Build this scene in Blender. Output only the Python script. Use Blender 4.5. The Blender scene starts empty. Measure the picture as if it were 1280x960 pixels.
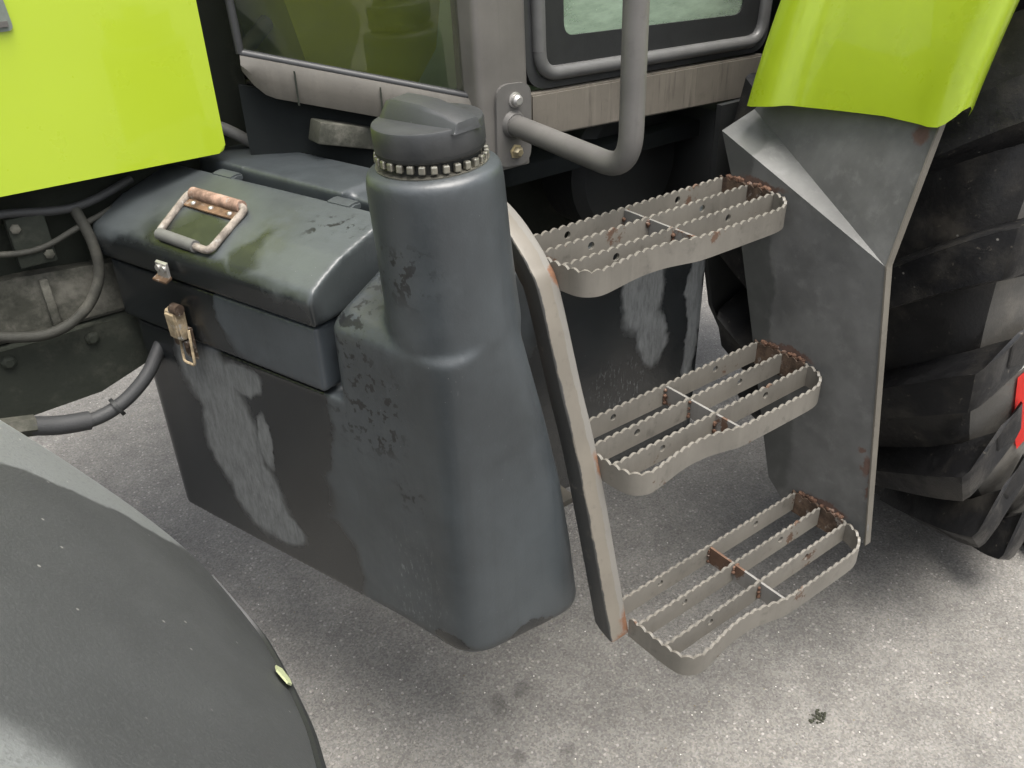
import bpy, bmesh, math, random
from mathutils import Vector, Matrix
from mathutils.geometry import tessellate_polygon
random.seed(7)
sc = bpy.context.scene
COL = sc.collection

# ------------------------------------------------------------------ camera
F_PX, YAW, PITCH, ROLL = 1102.55, 0.63399, 0.54637, 0.027665
CAM_POS = Vector((-0.94483, -0.72535, 1.5283))
fwd = Vector((math.sin(YAW)*math.cos(PITCH), math.cos(YAW)*math.cos(PITCH), -math.sin(PITCH)))
rgt = Vector((math.cos(YAW), -math.sin(YAW), 0))
dwn = fwd.cross(rgt)
cr = rgt*math.cos(ROLL) + dwn*math.sin(ROLL)
cd = -rgt*math.sin(ROLL) + dwn*math.cos(ROLL)
cam = bpy.data.cameras.new('camera'); cam.sensor_fit = 'HORIZONTAL'; cam.sensor_width = 36.0
cam.lens = 36.0*F_PX/1280.0; cam.clip_start = 0.02; cam.clip_end = 500
co = bpy.data.objects.new('camera', cam); COL.objects.link(co)
co.matrix_world = Matrix(((cr.x, -cd.x, -fwd.x, CAM_POS.x), (cr.y, -cd.y, -fwd.y, CAM_POS.y), (cr.z, -cd.z, -fwd.z, CAM_POS.z), (0, 0, 0, 1)))
sc.camera = co

# ------------------------------------------------------------------ light
SUN_DIR = Vector((0.02, -0.24, 0.96)).normalized()      # towards the sun
w = bpy.data.worlds.new('World'); sc.world = w; w.use_nodes = True
wn = w.node_tree.nodes; wn.clear()
sky = wn.new('ShaderNodeTexSky'); sky.sky_type = 'NISHITA'; sky.sun_disc = False
sky.sun_elevation = math.asin(SUN_DIR.z); sky.sun_rotation = math.atan2(SUN_DIR.x, SUN_DIR.y)
sky.air_density = 1.0; sky.dust_density = 6.0; sky.ozone_density = 0.6
hs_ = wn.new('ShaderNodeHueSaturation'); hs_.inputs['Saturation'].default_value = 0.30   # thin cloud: the blue is mostly veiled
bg = wn.new('ShaderNodeBackground'); bg.inputs[1].default_value = 0.15
wo = wn.new('ShaderNodeOutputWorld')
w.node_tree.links.new(sky.outputs[0], hs_.inputs['Color']); w.node_tree.links.new(hs_.outputs[0], bg.inputs[0]); w.node_tree.links.new(bg.outputs[0], wo.inputs[0])
sl = bpy.data.lights.new('sun', 'SUN'); sl.energy = 1.5; sl.angle = math.radians(40); sl.color = (1.0, 0.95, 0.87)
so = bpy.data.objects.new('sun', sl); COL.objects.link(so)
so.rotation_euler = SUN_DIR.to_track_quat('Z', 'Y').to_euler(); so.location = (2, -4, 6)
sc.view_settings.view_transform = 'Standard'; sc.view_settings.look = 'None'
sc.view_settings.exposure = 1.5; sc.view_settings.gamma = 1.0

cy = sc.cycles; cy.max_bounces = 5; cy.diffuse_bounces = 4; cy.glossy_bounces = 3; cy.transmission_bounces = 3; cy.transparent_max_bounces = 6

# ------------------------------------------------------------------ materials
class NB:
    def __init__(s, name):
        s.m = bpy.data.materials.new(name); s.m.use_nodes = True
        s.t = s.m.node_tree; s.t.nodes.clear()
        s.out = s.t.nodes.new('ShaderNodeOutputMaterial'); s.b = s.t.nodes.new('ShaderNodeBsdfPrincipled')
        s.t.links.new(s.b.outputs[0], s.out.inputs[0])
        s.tc = s.t.nodes.new('ShaderNodeTexCoord'); s.co = s.tc.outputs['Object']
    def n(s, t): return s.t.nodes.new(t)
    def put(s, sock, v):
        if v is None: return
        if isinstance(v, bpy.types.NodeSocket): s.t.links.new(v, sock)
        else:
            if sock.type == 'RGBA' and len(v) == 3: v = (*v, 1)
            sock.default_value = v
    def math(s, op, a, b=None, c=None, clamp=False):
        k = s.n('ShaderNodeMath'); k.operation = op; k.use_clamp = clamp
        s.put(k.inputs[0], a); s.put(k.inputs[1], b); s.put(k.inputs[2], c); return k.outputs[0]
    def vm(s, op, a, b=None):
        k = s.n('ShaderNodeVectorMath'); k.operation = op
        s.put(k.inputs[0], a); s.put(k.inputs[1], b)
        return k.outputs['Value'] if op in ('DOT_PRODUCT', 'LENGTH') else k.outputs[0]
    def noise(s, scale, detail=4, rough=.55, co=None, color=False, dist=0.0):
        k = s.n('ShaderNodeTexNoise'); k.inputs['Scale'].default_value = scale; k.inputs['Detail'].default_value = detail
        k.inputs['Roughness'].default_value = rough; k.inputs['Distortion'].default_value = dist
        s.put(k.inputs['Vector'], co or s.co); return k.outputs['Color' if color else 'Fac']
    def voro(s, scale, co=None, feature='F1', out='Distance', rnd=1.0):
        k = s.n('ShaderNodeTexVoronoi'); k.feature = feature; k.inputs['Scale'].default_value = scale
        k.inputs['Randomness'].default_value = rnd
        s.put(k.inputs['Vector'], co or s.co); return k.outputs[out]
    def rng(s, v, lo, hi, a=0.0, b=1.0, smooth=True):
        k = s.n('ShaderNodeMapRange'); k.interpolation_type = 'SMOOTHSTEP' if smooth else 'LINEAR'
        for i, q in enumerate((v, lo, hi, a, b)): s.put(k.inputs[i], q)
        return k.outputs[0]
    def mix(s, f, a, b):
        k = s.n('ShaderNodeMix'); k.data_type = 'RGBA'
        s.put(k.inputs[0], f); s.put(k.inputs[6], a); s.put(k.inputs[7], b); return k.outputs[2]
    def mixf(s, f, a, b):
        k = s.n('ShaderNodeMix'); k.data_type = 'FLOAT'
        s.put(k.inputs[0], f); s.put(k.inputs[2], a); s.put(k.inputs[3], b); return k.outputs[0]
    def sep(s, v):
        k = s.n('ShaderNodeSeparateXYZ'); s.put(k.inputs[0], v); return k.outputs
    def comb(s, x, y, z):
        k = s.n('ShaderNodeCombineXYZ'); s.put(k.inputs[0], x); s.put(k.inputs[1], y); s.put(k.inputs[2], z); return k.outputs[0]
    def warp(s, co, scale, amp, detail=5):
        c = s.noise(scale, detail, .6, co, True)
        c = s.vm('SUBTRACT', c, (.5, .5, .5)); c = s.vm('MULTIPLY', c, (amp, amp, amp)); return s.vm('ADD', co, c)
    def blobs(s, co, ells, soft=.05):
        """1 inside any of the ellipsoids (centre, radii), measured in the warped coordinates co"""
        d = None
        for c, r in ells:
            v = s.vm('SUBTRACT', co, c); v = s.vm('DIVIDE', v, r); l = s.vm('LENGTH', v)
            d = l if d is None else s.math('MINIMUM', d, l)
        return s.rng(d, 1+soft, 1-soft)
    def mx(s, a, b): return s.math('MAXIMUM', a, b)
    def bump(s, h, strength=.3, dist=.002, prev=None):
        k = s.n('ShaderNodeBump'); k.inputs['Strength'].default_value = strength; k.inputs['Distance'].default_value = dist
        s.put(k.inputs['Height'], h)
        if prev is not None: s.put(k.inputs['Normal'], prev)
        return k.outputs[0]
    def rand(s):
        k = s.n('ShaderNodeObjectInfo'); return k.outputs['Random']
    def done(s, col=None, rough=None, metal=None, nrm=None, spec=None, coat=None):
        for nm, v in (('Base Color', col), ('Roughness', rough), ('Metallic', metal), ('Normal', nrm), ('Specular IOR Level', spec), ('Coat Weight', coat)):
            if v is not None: s.put(s.b.inputs[nm], v)
        return s.m

# local frame of the angled tank front: u along the face outboard, n into the tractor
BX, BY = -0.662, 0.735
UX, UY = 0.31363, -0.94955
def W(u, n, z): return Vector((BX + u*UX - n*UY, BY + u*UY + n*UX, z))
def tank_co(b):
    p = b.vm('SUBTRACT', b.co, (BX, BY, 0))
    return b.comb(b.vm('DOT_PRODUCT', p, (UX, UY, 0)), b.vm('DOT_PRODUCT', p, (-UY, UX, 0)), b.sep(b.co)[2])

def plastic(name, dry, wet=None, dark_spots=(), base=(.032, .038, .0415), wetc=(.0065, .0075, .008), green=(), scuff=(), pale=(), soft=.10):
    """weathered grey moulded plastic; dry = light dusty areas are base, wet = ellipsoids of darker damp skin"""
    b = NB(name); co = tank_co(b)
    big = b.noise(5, 5, .6, co)
    col = b.mix(b.rng(big, .3, .7), tuple(c*.72 for c in base), tuple(c*1.18 for c in base))
    col = b.mix(b.rng(b.noise(22, 5, .7, co), .50, .75, 0, .5), col, tuple(c*1.3 for c in base))
    rough = b.mixf(b.noise(30, 4, .6, co), .36, .54)
    # vertical weather streaks
    st = b.noise(1, 5, .65, b.vm('MULTIPLY', co, (46, 46, 3.0)))
    col = b.mix(b.rng(st, .5, .75, 0, .35), col, tuple(c*.55 for c in base))
    if wet:
        wc = b.warp(b.warp(co, 7, .09), 40, .016)
        m = b.blobs(wc, wet, soft)
        if dry: m = b.math('MULTIPLY', m, b.math('SUBTRACT', 1.0, b.blobs(wc, dry, soft)))
        wcol = b.mix(b.rng(big, .35, .65), wetc, tuple(c*1.5 for c in wetc))
        col = b.mix(b.math('MULTIPLY', m, .94), col, wcol); rough = b.mixf(m, rough, .26)
    if pale:
        pc = b.warp(b.warp(co, 6, .08), 38, .022)
        pm = b.blobs(pc, pale, .16)
        rub = b.rng(b.noise(1, 6, .8, b.vm('MULTIPLY', co, (120, 120, 28))),   .35, .62, .50, 1.0)
        col = b.mix(b.math('MULTIPLY', pm, rub), col, (.105, .111, .112)); rough = b.mixf(pm, rough, .62)
    if green:
        gm = b.blobs(b.warp(co, 9, .10), green, .5)
        gm = b.math('MULTIPLY', gm, b.rng(b.noise(50, 5, .7, co), .38, .6))
        col = b.mix(b.math('MULTIPLY', gm, .4), col, (.030, .034, .022))
    if dark_spots:
        vz = b.warp(co, 60, .012)
        sp = b.math('MULTIPLY', b.blobs(b.warp(co, 10, .06), dark_spots, .4), b.rng(b.noise(66, 3, .6, vz), .56, .60))
        col = b.mix(b.math('MULTIPLY', sp, .92), col, (.0035, .004, .0045))
    if scuff:
        sm = b.math('MULTIPLY', b.blobs(b.warp(co, 8, .08), scuff, .5), b.rng(b.noise(1, 6, .8, b.vm('MULTIPLY', co, (160, 160, 45))), .54, .68))
        col = b.mix(b.math('MULTIPLY', sm, .5), col, (.22, .23, .23))
    scr = b.math('MULTIPLY', b.rng(b.noise(1, 4, .8, b.vm('MULTIPLY', b.warp(co, 3, .05, 2), (210, 210, 26))), .68, .74), b.rng(b.noise(6, 3, .5, co), .45, .62))
    col = b.mix(b.math('MULTIPLY', scr, .35), col, (.20, .21, .21))   # fine rubbed scratches
    fl = b.rng(b.voro(95, co), .05, .03)   # tiny pale specks
    fl = b.math('MULTIPLY', fl, b.rng(b.noise(14, 2, .5, co), .5, .62))
    col = b.mix(b.math('MULTIPLY', fl, .5), col, (.42, .42, .40))
    nrm = b.bump(b.noise(260, 3, .6, co), .16, .0012)
    nrm = b.bump(b.noise(9, 3, .5, co), .10, .02, nrm)
    return b.done(col, rough, 0.0, nrm, .65)

def painted_metal(name, base, rough=.5, rust=.64, rustc=(.072, .042, .027), streak=.3, chips=True, metal=0.0, dirt=.4, rnd=False, runs=.15):
    b = NB(name); co = b.co
    if rnd: co = b.vm('ADD', co, b.comb(b.math('MULTIPLY', b.rand(), 7.3), b.math('MULTIPLY', b.rand(), 3.1), b.math('MULTIPLY', b.rand(), 5.7)))
    col = b.mix(b.rng(b.noise(6, 5, .6, co), .3, .7), tuple(c*.82 for c in base), tuple(c*1.12 for c in base))
    col = b.mix(b.rng(b.noise(35, 6, .7, co), .55, .75, 0, dirt), col, tuple(c*.5 for c in base))
    st = b.noise(1, 5, .65, b.vm('MULTIPLY', co, (60, 60, 4)))
    col = b.mix(b.rng(st, .52, .72, 0, streak), col, tuple(min(1, c*1.35) for c in base))
    st2 = b.noise(1, 6, .7, b.vm('MULTIPLY', b.vm('ADD', co, (3.1, 1.7, .4)), (85, 85, 5)))
    col = b.mix(b.rng(st2, .54, .66, 0, runs), col, tuple(c*.45 for c in base))
    r = b.mixf(b.noise(40, 4, .6, co), rough-.1, rough+.12)
    if chips:
        rm = b.rng(b.noise(11, 8, .72, co), rust, rust+.035)
        rc = b.mix(b.noise(90, 4, .7, co), tuple(c*.55 for c in rustc), tuple(c*1.7 for c in rustc))
        col = b.mix(rm, col, rc); r = b.mixf(rm, r, .85)
    nrm = b.bump(b.noise(120, 4, .6, co), .12, .0015)
    return b.done(col, r, metal, nrm, .4)

def rust_mat(name, c=(.085, .045, .026), amt=.45):
    b = NB(name)
    co = b.vm('ADD', b.co, b.comb(b.math('MULTIPLY', b.rand(), 9), 0.0, b.math('MULTIPLY', b.rand(), 4)))
    n1 = b.noise(28, 7, .7, co)
    col = b.mix(b.rng(n1, .35, .7), tuple(x*.45 for x in c), tuple(x*1.5 for x in c))
    col = b.mix(b.rng(b.noise(60, 5, .7, co), .56, .66, 0, amt), col, (.26, .25, .23))
    return b.done(col, .85, 0.0, b.bump(b.noise(220, 5, .7, co), .5, .002), .2)

def lime(name, base=(.345, .455, .020)):
    b = NB(name)
    col = b.mix(b.rng(b.noise(3, 4, .5), .3, .7), tuple(c*.96 for c in base), base)
    sp = b.math('MULTIPLY', b.rng(b.voro(26), .055, .03), b.rng(b.noise(9, 2), .56, .62))
    col = b.mix(b.math('MULTIPLY', sp, .7), col, (.10, .10, .02))
    sc_ = b.rng(b.noise(1, 6, .8, b.vm('MULTIPLY', b.co, (18, 140, 30))), .70, .76)
    col = b.mix(b.math('MULTIPLY', sc_, .25), col, (.30, .34, .04))
    r = b.mixf(b.noise(14, 4, .6), .22, .36)
    return b.done(col, r, 0.0, b.bump(b.noise(2.2, 2, .5), .06, .03), .5, .6)

def simple(name, c, rough=.5, metal=0.0, var=.25, bumpy=.15, scale=30, spec=.4):
    b = NB(name)
    col = b.mix(b.noise(scale, 5, .65), tuple(x*(1-var) for x in c), tuple(x*(1+var) for x in c))
    r = b.mixf(b.noise(scale*2, 4, .6), max(.03, rough-.08), min(1, rough+.1))
    return b.done(col, r, metal, b.bump(b.noise(scale*6, 4, .6), bumpy, .0015), spec)

def grimy(name, c, dustc, lo=.5, hi=.7, rough=.8):
    b = NB(name)
    col = b.mix(b.rng(b.noise(7, 7, .7), lo, hi), c, dustc)
    col = b.mix(b.rng(b.noise(60, 5, .7), .55, .75, 0, .5), col, tuple(x*.4 for x in c))
    return b.done(col, rough, 0.0, b.bump(b.noise(80, 6, .7), .35, .004), .3)

def asphalt():
    b = NB('asphalt')
    co = b.co
    v1 = b.voro(260, co, 'F1', 'Color')
    wco = b.warp(co, 60, .006, 2)
    v2 = b.voro(118, wco, 'F1', 'Color'); v2d = b.voro(118, wco)
    g = b.sep(v1)[0]; g2 = b.sep(v2)[1]
    t = b.mixf(g, .125, .215)
    stone = b.math('MULTIPLY', b.rng(v2d, .42, .34), b.rng(g2, .58, .62))            # some cells are a proud stone
    t = b.mixf(stone, t, b.mixf(b.math('POWER', b.sep(v2)[0], 2.0), .13, .33))
    pit = b.rng(b.noise(170, 4, .72), .40, .30)
    t = b.mixf(b.math('MULTIPLY', pit, .65), t, .05)
    t = b.math('MULTIPLY', t, b.rng(b.noise(1.3, 5, .62), .25, .75, .64, .94))
    t = b.math('MULTIPLY', t, b.rng(b.noise(11, 5, .65), .3, .7, .86, 1.10))
    spk = b.math('MULTIPLY', b.rng(b.voro(47), .085, .05), b.rng(b.sep(b.voro(47, None, 'F1', 'Color'))[0], .70, .74))
    t = b.mixf(b.math('MULTIPLY', spk, .9), t, .62)
    crum = b.math('MULTIPLY', b.rng(b.voro(38), .09, .05), b.rng(b.sep(b.voro(38, None, 'F1', 'Color'))[1], .84, .88))
    t = b.mixf(b.math('MULTIPLY', crum, .75), t, .03)
    # damp spots and oil stains on the tarmac
    wc = b.warp(b.co, 18, .05)
    st = b.blobs(wc, [((-.19, .29, 0), (.026, .020, 1)), ((-.255, .285, 0), (.020, .030, 1)), ((-.30, .17, 0), (.012, .018, 1)), ((.235, -.137, 0), (.016, .012, 1)), ((-.21, .12, 0), (.012, .010, 1))], .6)
    t = b.math('MULTIPLY', t, b.mixf(st, 1.0, .62))
    hue = b.mix(b.sep(v1)[1], (1.0, .94, .84), (1.0, .965, .90))
    ylw = b.math('MULTIPLY', b.rng(b.voro(31), .07, .04), b.rng(b.sep(b.voro(31, None, 'F1', 'Color'))[2], .80, .84))
    hue = b.mix(ylw, hue, (1.0, .82, .45))
    k = b.n('ShaderNodeVectorMath'); k.operation = 'SCALE'
    b.put(k.inputs[0], hue); b.put(k.inputs['Scale'], t)
    h = b.math('ADD', b.math('MULTIPLY', stone, .35), b.math('MULTIPLY', b.noise(200, 4, .72), .8))
    return b.done(k.outputs[0], b.mixf(b.noise(90, 3), .62, .85), 0.0, b.bump(h, .7, .005), .35)

def rubber(name='tyre_rubber', c=(.022, .022, .023), dust=(.085, .078, .068)):
    b = NB(name)
    co = b.vm('ADD', b.co, b.comb(b.math('MULTIPLY', b.rand(), 5), 0.0, b.math('MULTIPLY', b.rand(), 8)))
    col = b.mix(b.rng(b.noise(9, 6, .65, co), .48, .72, 0, .65), c, dust)
    col = b.mix(b.rng(b.noise(70, 5, .7, co), .62, .74, 0, .5), col, (.14, .125, .10))
    mark = b.math('MULTIPLY', b.rng(b.voro(24, co), .06, .03), b.rng(b.noise(8, 2, .5, co), .5, .6))
    col = b.mix(b.math('MULTIPLY', mark, .6), col, (.22, .21, .19))
    r = b.mixf(b.rng(b.noise(12, 5, .6, co), .4, .6), .38, .72)
    return b.done(col, r, 0.0, b.bump(b.noise(140, 5, .7, co), .3, .003), .25)

M = {}
M['asphalt'] = asphalt()
M['lime'] = lime('lime_paint')
M['lime2'] = lime('lime_fender_paint', (.345, .46, .016))
# damp skin against dusty skin on the tank, in (u, n, z)
M['tank'] = plastic('tank_plastic', dry=None,
    wet=[((.10, 0, .66), (.17, .10, .40)), ((.29, 0, .66), (.135, .10, .36)), ((.38, 0, .52), (.10, .10, .11)), ((.41, 0, .80), (.045, .1, .09)),
         ((.66, .02, .475), (.035, .08, .018)), ((.74, .10, .475), (.02, .05, .03)), ((.35, .5, .72), (.20, .25, .06)), ((.64, .58, .68), (.12, .35, .32))],
    pale=[((.170, 0, .80), (.072, .3, .085)), ((.200, 0, .69), (.072, .3, .12)), ((.240, 0, .59), (.068, .3, .09)), ((.285, 0, .535), (.055, .3, .04)), ((.260, 0, .825), (.045, .3, .030)), ((.285, 0, .72), (.016, .3, .05)), ((.655, .60, .83), (.05, .055, .085)), ((.66, .63, .72), (.03, .035, .06)), ((.70, .735, .75), (.02, .025, .16))],
    dark_spots=[((.50, 0, .95), (.055, .1, .15)), ((.62, .06, 1.09), (.060, .10, .05)), ((.56, .0, .87), (.05, .1, .08)), ((.60, .03, .74), (.03, .1, .03))],
    green=[((.50, .03, 1.0), (.07, .07, .04)), ((.0, .25, 1.06), (.1, .2, .1))],
    scuff=[((.60, 0, .56), (.05, .2, .10)), ((.25, 0, .57), (.05, .2, .07)), ((.64, .55, .66), (.06, .07, .05))])
M['lid'] = plastic('lid_plastic',
    dry=[((.05, .10, 1.08), (.12, .12, .060)), ((.30, .13, 1.09), (.26, .07, .06)), ((.36, .07, 1.07), (.045, .10, .030)), ((.45, .05, 1.07), (.06, .12, .035)), ((.27, .06, 1.065), (.03, .06, .02))],
    wet=[((.20, -.03, .995), (.33, .045, .040)), ((.16, .03, 1.04), (.08, .07, .03)), ((.32, .03, 1.045), (.04, .09, .028)), ((.41, .125, 1.09), (.05, .025, .03))],
    green=[((.17, .03, 1.03), (.08, .05, .04)), ((.32, .06, 1.06), (.035, .10, .04))], dark_spots=[((.41, .10, 1.08), (.05, .03, .05))],
    base=(.044, .051, .053), soft=.26)
M['tray'] = plastic('tray_plastic', dry=[((.40, 0, .93), (.13, .2, .10)), ((.28, 0, .95), (.035, .2, .04))],
    wet=[((.14, 0, .92), (.29, .12, .12)), ((.33, 0, .87), (.10, .1, .025))], base=(.034, .041, .047), soft=.12)
M['cap'] = plastic('cap_plastic', None, None, base=(.026, .028, .029), green=[((.57, .10, 1.26), (.06, .05, .05))], dark_spots=[((.60, .14, 1.26), (.05, .05, .05))])
M['steel'] = painted_metal('step_paint', (.128, .119, .102), .48, .63, streak=.25, dirt=.75, rnd=True)
def post_mat():
    b = NB('post_paint'); base = (.112, .101, .083)
    col = b.mix(b.rng(b.noise(6, 5, .6), .3, .7), tuple(c*.85 for c in base), tuple(c*1.12 for c in base))
    col = b.mix(b.rng(b.noise(40, 5, .7), .55, .72, 0, .5), col, tuple(c*.6 for c in base))
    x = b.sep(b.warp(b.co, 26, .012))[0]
    col = b.mix(b.rng(x, -.2355, -.2350, 0, .55), col, (.135, .133, .125))      # worn paler run beside the treads
    col = b.mix(b.rng(x, -.2572, -.2588, 0, .92), col, (.024, .025, .025))    # leading flank's shade painted into the colour, ragged like damp grime
    wc = b.warp(b.co, 45, .03)
    rm = b.blobs(wc, [((-.222, -.03, .487), (.012, .03, .022)), ((-.222, .055, .745), (.010, .03, .025)), ((-.222, .15, 1.02), (.008, .03, .02)), ((-.24, -.02, .465), (.02, .03, .008))], .35)
    rm = b.mx(rm, b.rng(b.noise(14, 7, .72), .70, .73))
    col = b.mix(rm, col, b.mix(b.noise(90, 4, .7), (.05, .022, .012), (.17, .085, .045)))
    return b.done(col, b.mixf(rm, .45, .85), 0.0, b.bump(b.noise(150, 4, .6), .12, .0015), .4)
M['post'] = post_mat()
M['edge'] = painted_metal('edge_paint', (.095, .087, .072), .5, .68, streak=.15)
def plate_mat():
    b = NB('plate_paint'); base = (.090, .091, .088)
    col = b.mix(b.rng(b.noise(7, 6, .65), .3, .7), tuple(c*.72 for c in base), tuple(c*1.15 for c in base))
    col = b.mix(b.rng(b.noise(30, 6, .7), .5, .7, 0, .55), col, tuple(c*1.35 for c in base))
    wc = b.warp(b.warp(b.co, 8, .07), 40, .02)
    wet = b.blobs(wc, [((.24, .17, .82), (.05, .055, .20)), ((.24, .08, .56), (.05, .055, .12)), ((.25, .24, 1.06), (.05, .05, .10))], .1)
    col = b.mix(b.math('MULTIPLY', wet, .62), col, (.035, .037, .034))
    w2 = b.warp(b.co, 50, .03)
    rm = b.blobs(w2, [((.2375, -.118, .622), (.03, .008, .018)), ((.2375, -.102, .648), (.03, .005, .008)), ((.30, -.060, 1.160), (.03, .012, .014)), ((.2375, -.06, .503), (.03, .045, .007)), ((.2375, .06, .768), (.03, .045, .007)), ((.2375, .17, 1.040), (.03, .05, .007)), ((.2375, -.130, .59), (.03, .004, .03))], .3)
    rm = b.mx(rm, b.rng(b.noise(16, 8, .74), .715, .735))
    col = b.mix(rm, col, b.mix(b.noise(90, 4, .7), (.040, .026, .020), (.115, .068, .052)))
    dots = b.math('MULTIPLY', b.rng(b.voro(34), .075, .05), b.rng(b.sep(b.voro(34, None, 'F1', 'Color'))[0], .55, .6))
    nrm = b.bump(b.noise(120, 4, .6), .12, .0015); nrm = b.bump(dots, .5, .002, nrm); nrm = b.bump(b.noise(8, 2, .5), .25, .02, nrm)
    return b.done(col, b.mixf(rm, b.mixf(wet, b.mixf(b.noise(35, 4), .36, .52), .30), .85), 0.0, nrm, .45)
M['plate'] = plate_mat()
M['sill'] = painted_metal('sill_paint', (.120, .108, .090), .5, .66, streak=.7, dirt=.4, runs=.6)
M['cabgrey'] = painted_metal('cab_paint', (.108, .102, .093), .45, .76, streak=.12, dirt=.25)
M['rail'] = painted_metal('rail_paint', (.102, .098, .092), .5, .78, streak=.05, dirt=.35)
M['qsill'] = painted_metal('quarter_sill_paint', (.078, .072, .061), .55, .72, streak=.3, dirt=.5)
M['rust'] = rust_mat('rust', (.070, .048, .034), .55)
M['crossbar'] = painted_metal('cross_bar_paint', (.15, .145, .135), .6, .52, (.075, .042, .026), dirt=.6, rnd=True)
M['rust_light'] = rust_mat('rust_light', (.11, .068, .040), .45)
M['rust_pink'] = rust_mat('rusty_paint', (.25, .165, .125), .8)
M['wire'] = rust_mat('handle_wire', (.20, .175, .15), .95)
M['latch'] = rust_mat('latch_metal', (.27, .215, .14), .9)
M['steelbright'] = simple('bright_steel', (.42, .41, .39), .45, .8, .35)
M['bead'] = simple('bead_steel', (.27, .26, .22), .36, .85, .4, scale=60)
M['brass'] = simple('zinc_bolt', (.55, .47, .30), .4, .8, .3)
M['black'] = simple('black_plastic', (.014, .015, .015), .55)
M['seal'] = simple('window_seal', (.030, .031, .032), .42, 0, .3, .1)
M['darkmetal'] = grimy('grimy_metal', (.016, .019, .014), (.042, .044, .034))
M['cast'] = grimy('dusty_casting', (.035, .036, .028), (.13, .125, .105), .42, .66)
M['hose'] = simple('hose_rubber', (.030, .031, .032), .6, 0, .35, .3, 50)
M['filter'] = simple('filter_grey', (.30, .30, .29), .6)
M['hose2'] = grimy('dusty_hose', (.030, .030, .025), (.075, .072, .06), rough=.7)
M['greyhose'] = simple('grey_hose', (.10, .10, .095), .6, 0, .3, .3, 50)
M['rubber'] = rubber('tyre_rubber', (.013, .0125, .012), (.060, .053, .043))
M['lugrubber'] = rubber('lug_rubber', (.0075, .0075, .008), (.036, .033, .028))
M['sidewall'] = rubber('sidewall_rubber', (.085, .081, .073), (.15, .138, .118))
M['red'] = simple('red_paint', (.75, .035, .025), .45)
M['whitepaint'] = simple('white_paint', (.70, .70, .68), .5)
M['olive'] = simple('olive_panel', (.40, .46, .05), .6, 0, .12)
M['palegreen'] = simple('pale_green_panel', (.45, .58, .38), .6, 0, .12)
M['interior'] = simple('cab_lining', (.012, .014, .014), .9, spec=.1)
M['leaf'] = simple('leaf_green', (.34, .37, .21), .5, 0, .2)
M['debris'] = simple('dark_moss', (.03, .032, .02), .9, 0, .5)
M['weld'] = rust_mat('weld_rust', (.085, .048, .032), .3)

def fender_plastic():
    b = NB('front_fender_plastic'); co = b.co
    base = (.098, .102, .100)
    col = b.mix(b.rng(b.noise(4, 5, .6), .3, .7), tuple(c*.85 for c in base), tuple(c*1.15 for c in base))
    wc = b.warp(b.warp(co, 5, .07), 40, .012)
    # a dry band along the inner edge and dry outer flank; the middle is damp
    sx_, sy_, sz_ = b.sep(wc)[0], b.sep(wc)[1], b.sep(wc)[2]
    ang = b.math('ARCTAN2', b.math('SUBTRACT', sz_, .65), b.math('ADD', sx_, 1.62))
    dry = b.rng(b.math('ADD', sy_, b.math('MULTIPLY', b.math('SUBTRACT', ang, .419), .275)), -.083, -.077)
    dry = b.mx(dry, b.blobs(wc, [((-.990, -.46, 1.245), (.05, .06, .06))], .25))
    col = b.mix(dry, col, (.26, .272, .264))
    grain = b.noise(420, 3, .6)
    col = b.mix(b.rng(grain, .52, .66, 0, .40), col, (.14, .143, .139))
    sp = b.math('MULTIPLY', b.rng(b.voro(52), .075, .04), b.rng(b.noise(7, 2), .40, .55))
    col = b.mix(b.math('MULTIPLY', b.rng(b.noise(1, 5, .8, b.vm('MULTIPLY', b.warp(co, 4, .1, 2), (30, 150, 30))), .69, .73), .3), col, (.24, .24, .23))
    col = b.mix(b.math('MULTIPLY', sp, .75), col, (.5, .49, .45))
    return b.done(col, b.mixf(b.noise(25, 4), .34, .50), 0.0, b.bump(grain, .3, .0012), .5)
M['ffender'] = fender_plastic()

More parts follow.
